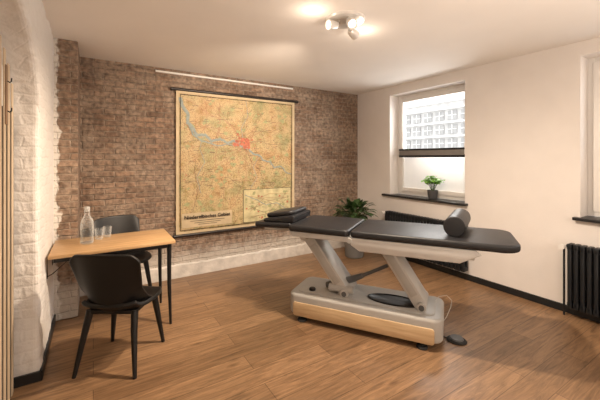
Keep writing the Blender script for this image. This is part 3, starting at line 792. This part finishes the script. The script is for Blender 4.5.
# ------------------------------------------------------------------ radiators
def radiator(label, y0, y1, z0, z1):
    r = thing('radiator', label, 'radiator', (3.735, (y0+y1)/2, 0)); h = (y1-y0)/2
    n = int((y1-y0)/.046); bm = NB()
    for k in range(n):
        y = -h+(k+.5)*(2*h)/n
        for x in (-.032, .032): box(bm, x-.015, x+.015, y-.017, y+.017, z0+.02, z1-.02, .011, 3)
        box(bm, -.047, .047, y-.020, y+.020, z1-.055, z1, .009); box(bm, -.047, .047, y-.020, y+.020, z0, z0+.055, .009)
    obj('columns', bm, MT['anthra'], r)
    for zz in (z0+.03, z1-.03):
        bm = NB(); tube(bm, [(0, -h+.01, zz), (0, h-.01, zz)], .02, 10); obj('header', bm, MT['anthra'], r)
    bm = NB(); tube(bm, [(0, h-.01, z1-.03), (0, h+.03, z1-.03)], .012, 10); tube(bm, [(0, h+.03, z1-.03), (0, h+.03, 0)], .009, 10); obj('pipe', bm, MT['anthra'], r)
    bm = NB(); tube(bm, [(0, h+.022, z1-.03), (-.03, h+.022, z1-.03), (-.032, h+.022, z1-.03), (-.09, h+.022, z1-.03)], [.014, .014, .022, .024], 14); obj('thermostat_valve', bm, MT['white'], r)
    for y in (-h*.7, h*.7):
        for zz in (z1-.14, z0+.10):
            bm = NB(); box(bm, .03, .083, y-.015, y+.015, zz, zz+.04); obj('wall_bracket', bm, MT['anthra'], r)
radiator('anthracite column radiator below the window, behind the treatment table', 2.22, 3.46, .12, .68)
radiator('anthracite column radiator at the right edge, below the second window', .20, 1.24, .09, .68)

# ------------------------------------------------------------------ ceiling spotlight
LX, LY = 1.655, 1.96
t = thing('ceiling_spotlight', 'pale metal ceiling lamp with three adjustable spot heads', 'ceiling lamp', (LX, LY, ZC))
bm = NB(); lathe(bm, [(0, 0), (.150, 0), (.152, -.008), (.142, -.020), (.05, -.026), (.02, -.038), (0, -.040)], 40); obj('ceiling_plate', bm, MT['chrome'], t)
heads = [(R(178), 10), (R(250), 40), (R(20), 10)]
for az, dn in heads:
    d = Vector((math.cos(az)*math.cos(R(dn)), math.sin(az)*math.cos(R(dn)), -math.sin(R(dn))))
    p = Vector((math.cos(az)*.12, math.sin(az)*.12, -.072))
    M = Matrix.Translation(p) @ d.to_track_quat('Z', 'Y').to_matrix().to_4x4() @ Matrix.Scale(.92, 4)
    bm = NB(); lathe(bm, [(0, -.05), (.020, -.05), (.033, -.03), (.042, .045), (.033, .045), (.028, .01), (0, .008)], 24, 0, M)
    hd = obj('spot_head', bm, MT['chrome'], t)
    bm = NB(); tube(bm, [(math.cos(az)*.06, math.sin(az)*.06, -.020), (math.cos(az)*.07, math.sin(az)*.07, -.05), p], .007, 8); obj('swivel_arm', bm, MT['chrome'], hd)
    bm = NB(); lathe(bm, [(0, .030), (.030, .030), (.030, .033), (0, .036)], 20, 0, M); obj('lens', bm, MT['lens'], hd)

# ------------------------------------------------------------------ lights
WARM = (1., .82, .64)
def light(name, kind, loc, e, col=WARM, rad=.05, target=None, ang=110, blend=1.):
    l = bpy.data.lights.new(name, kind); l.energy = e; l.color = col; l.shadow_soft_size = rad
    o = bpy.data.objects.new(name, l); COL.objects.link(o); o.location = loc
    if kind == 'SPOT': l.spot_size = R(ang); l.spot_blend = blend
    if target is not None: o.rotation_euler = (Vector(target)-Vector(loc)).to_track_quat('-Z', 'Y').to_euler()
    return o
for k in (0, 2):
    az, dn = heads[k]
    p = Vector((LX+math.cos(az)*.30, LY+math.sin(az)*.30, ZC-.11))
    light('spot_bulb', 'POINT', p, 1.2, WARM, .04)
light('spot_to_map', 'SPOT', (LX, LY+.2, ZC-.2), 180, WARM, .05, (1.5, 4.2, 1.2), 108)
light('spot_to_desk', 'SPOT', (LX-.2, LY+.1, ZC-.2), 230, (1., .78, .57), .05, (-.2, 3.1, .65), 80)
light('spot_to_bench', 'SPOT', (LX+.1, LY-.2, ZC-.2), 215, WARM, .05, (2.2, 1.6, .3), 160)
light('rear_fill_light', 'POINT', (2.6, -.9, 1.6), 38, (1., .86, .72), .25)  # unseen fill added behind the camera to even out the room
light('rear_fill_light', 'POINT', (.6, -1.0, 1.6), 24, (1., .86, .72), .25)  # second added fill, also out of view
light('ceiling_fill_light', 'SPOT', (1.6, -1.0, .9), 225, (1., .85, .71), .15, (1.9, .6, ZC), 88)  # added fill aimed upwards to brighten the ceiling, no fixture there
sun = light('window_daylight', 'AREA', (4.6, 2.9, 1.9), 45, (1, .97, .93), .1, (2.0, 2.4, .5))
sun.data.shape = 'RECTANGLE'; sun.data.size = 1.1; sun.data.size_y = 1.3

wd = bpy.data.worlds.new('world'); scene.world = wd; wd.use_nodes = True
bg = wd.node_tree.nodes['Background']; bg.inputs['Color'].default_value = (1, .985, .96, 1); bg.inputs['Strength'].default_value = 2.5

# ------------------------------------------------------------------ camera
cam = bpy.data.cameras.new('camera'); co = bpy.data.objects.new('camera', cam); COL.objects.link(co)
co.location = (0, 0, 1.47); co.rotation_euler = (PI/2, 0, R(-32.3))
cam.sensor_width = 36; cam.lens = 327/600*36; cam.shift_y = -.07; cam.clip_start = .02
scene.camera = co
scene.view_settings.view_transform = 'Standard'
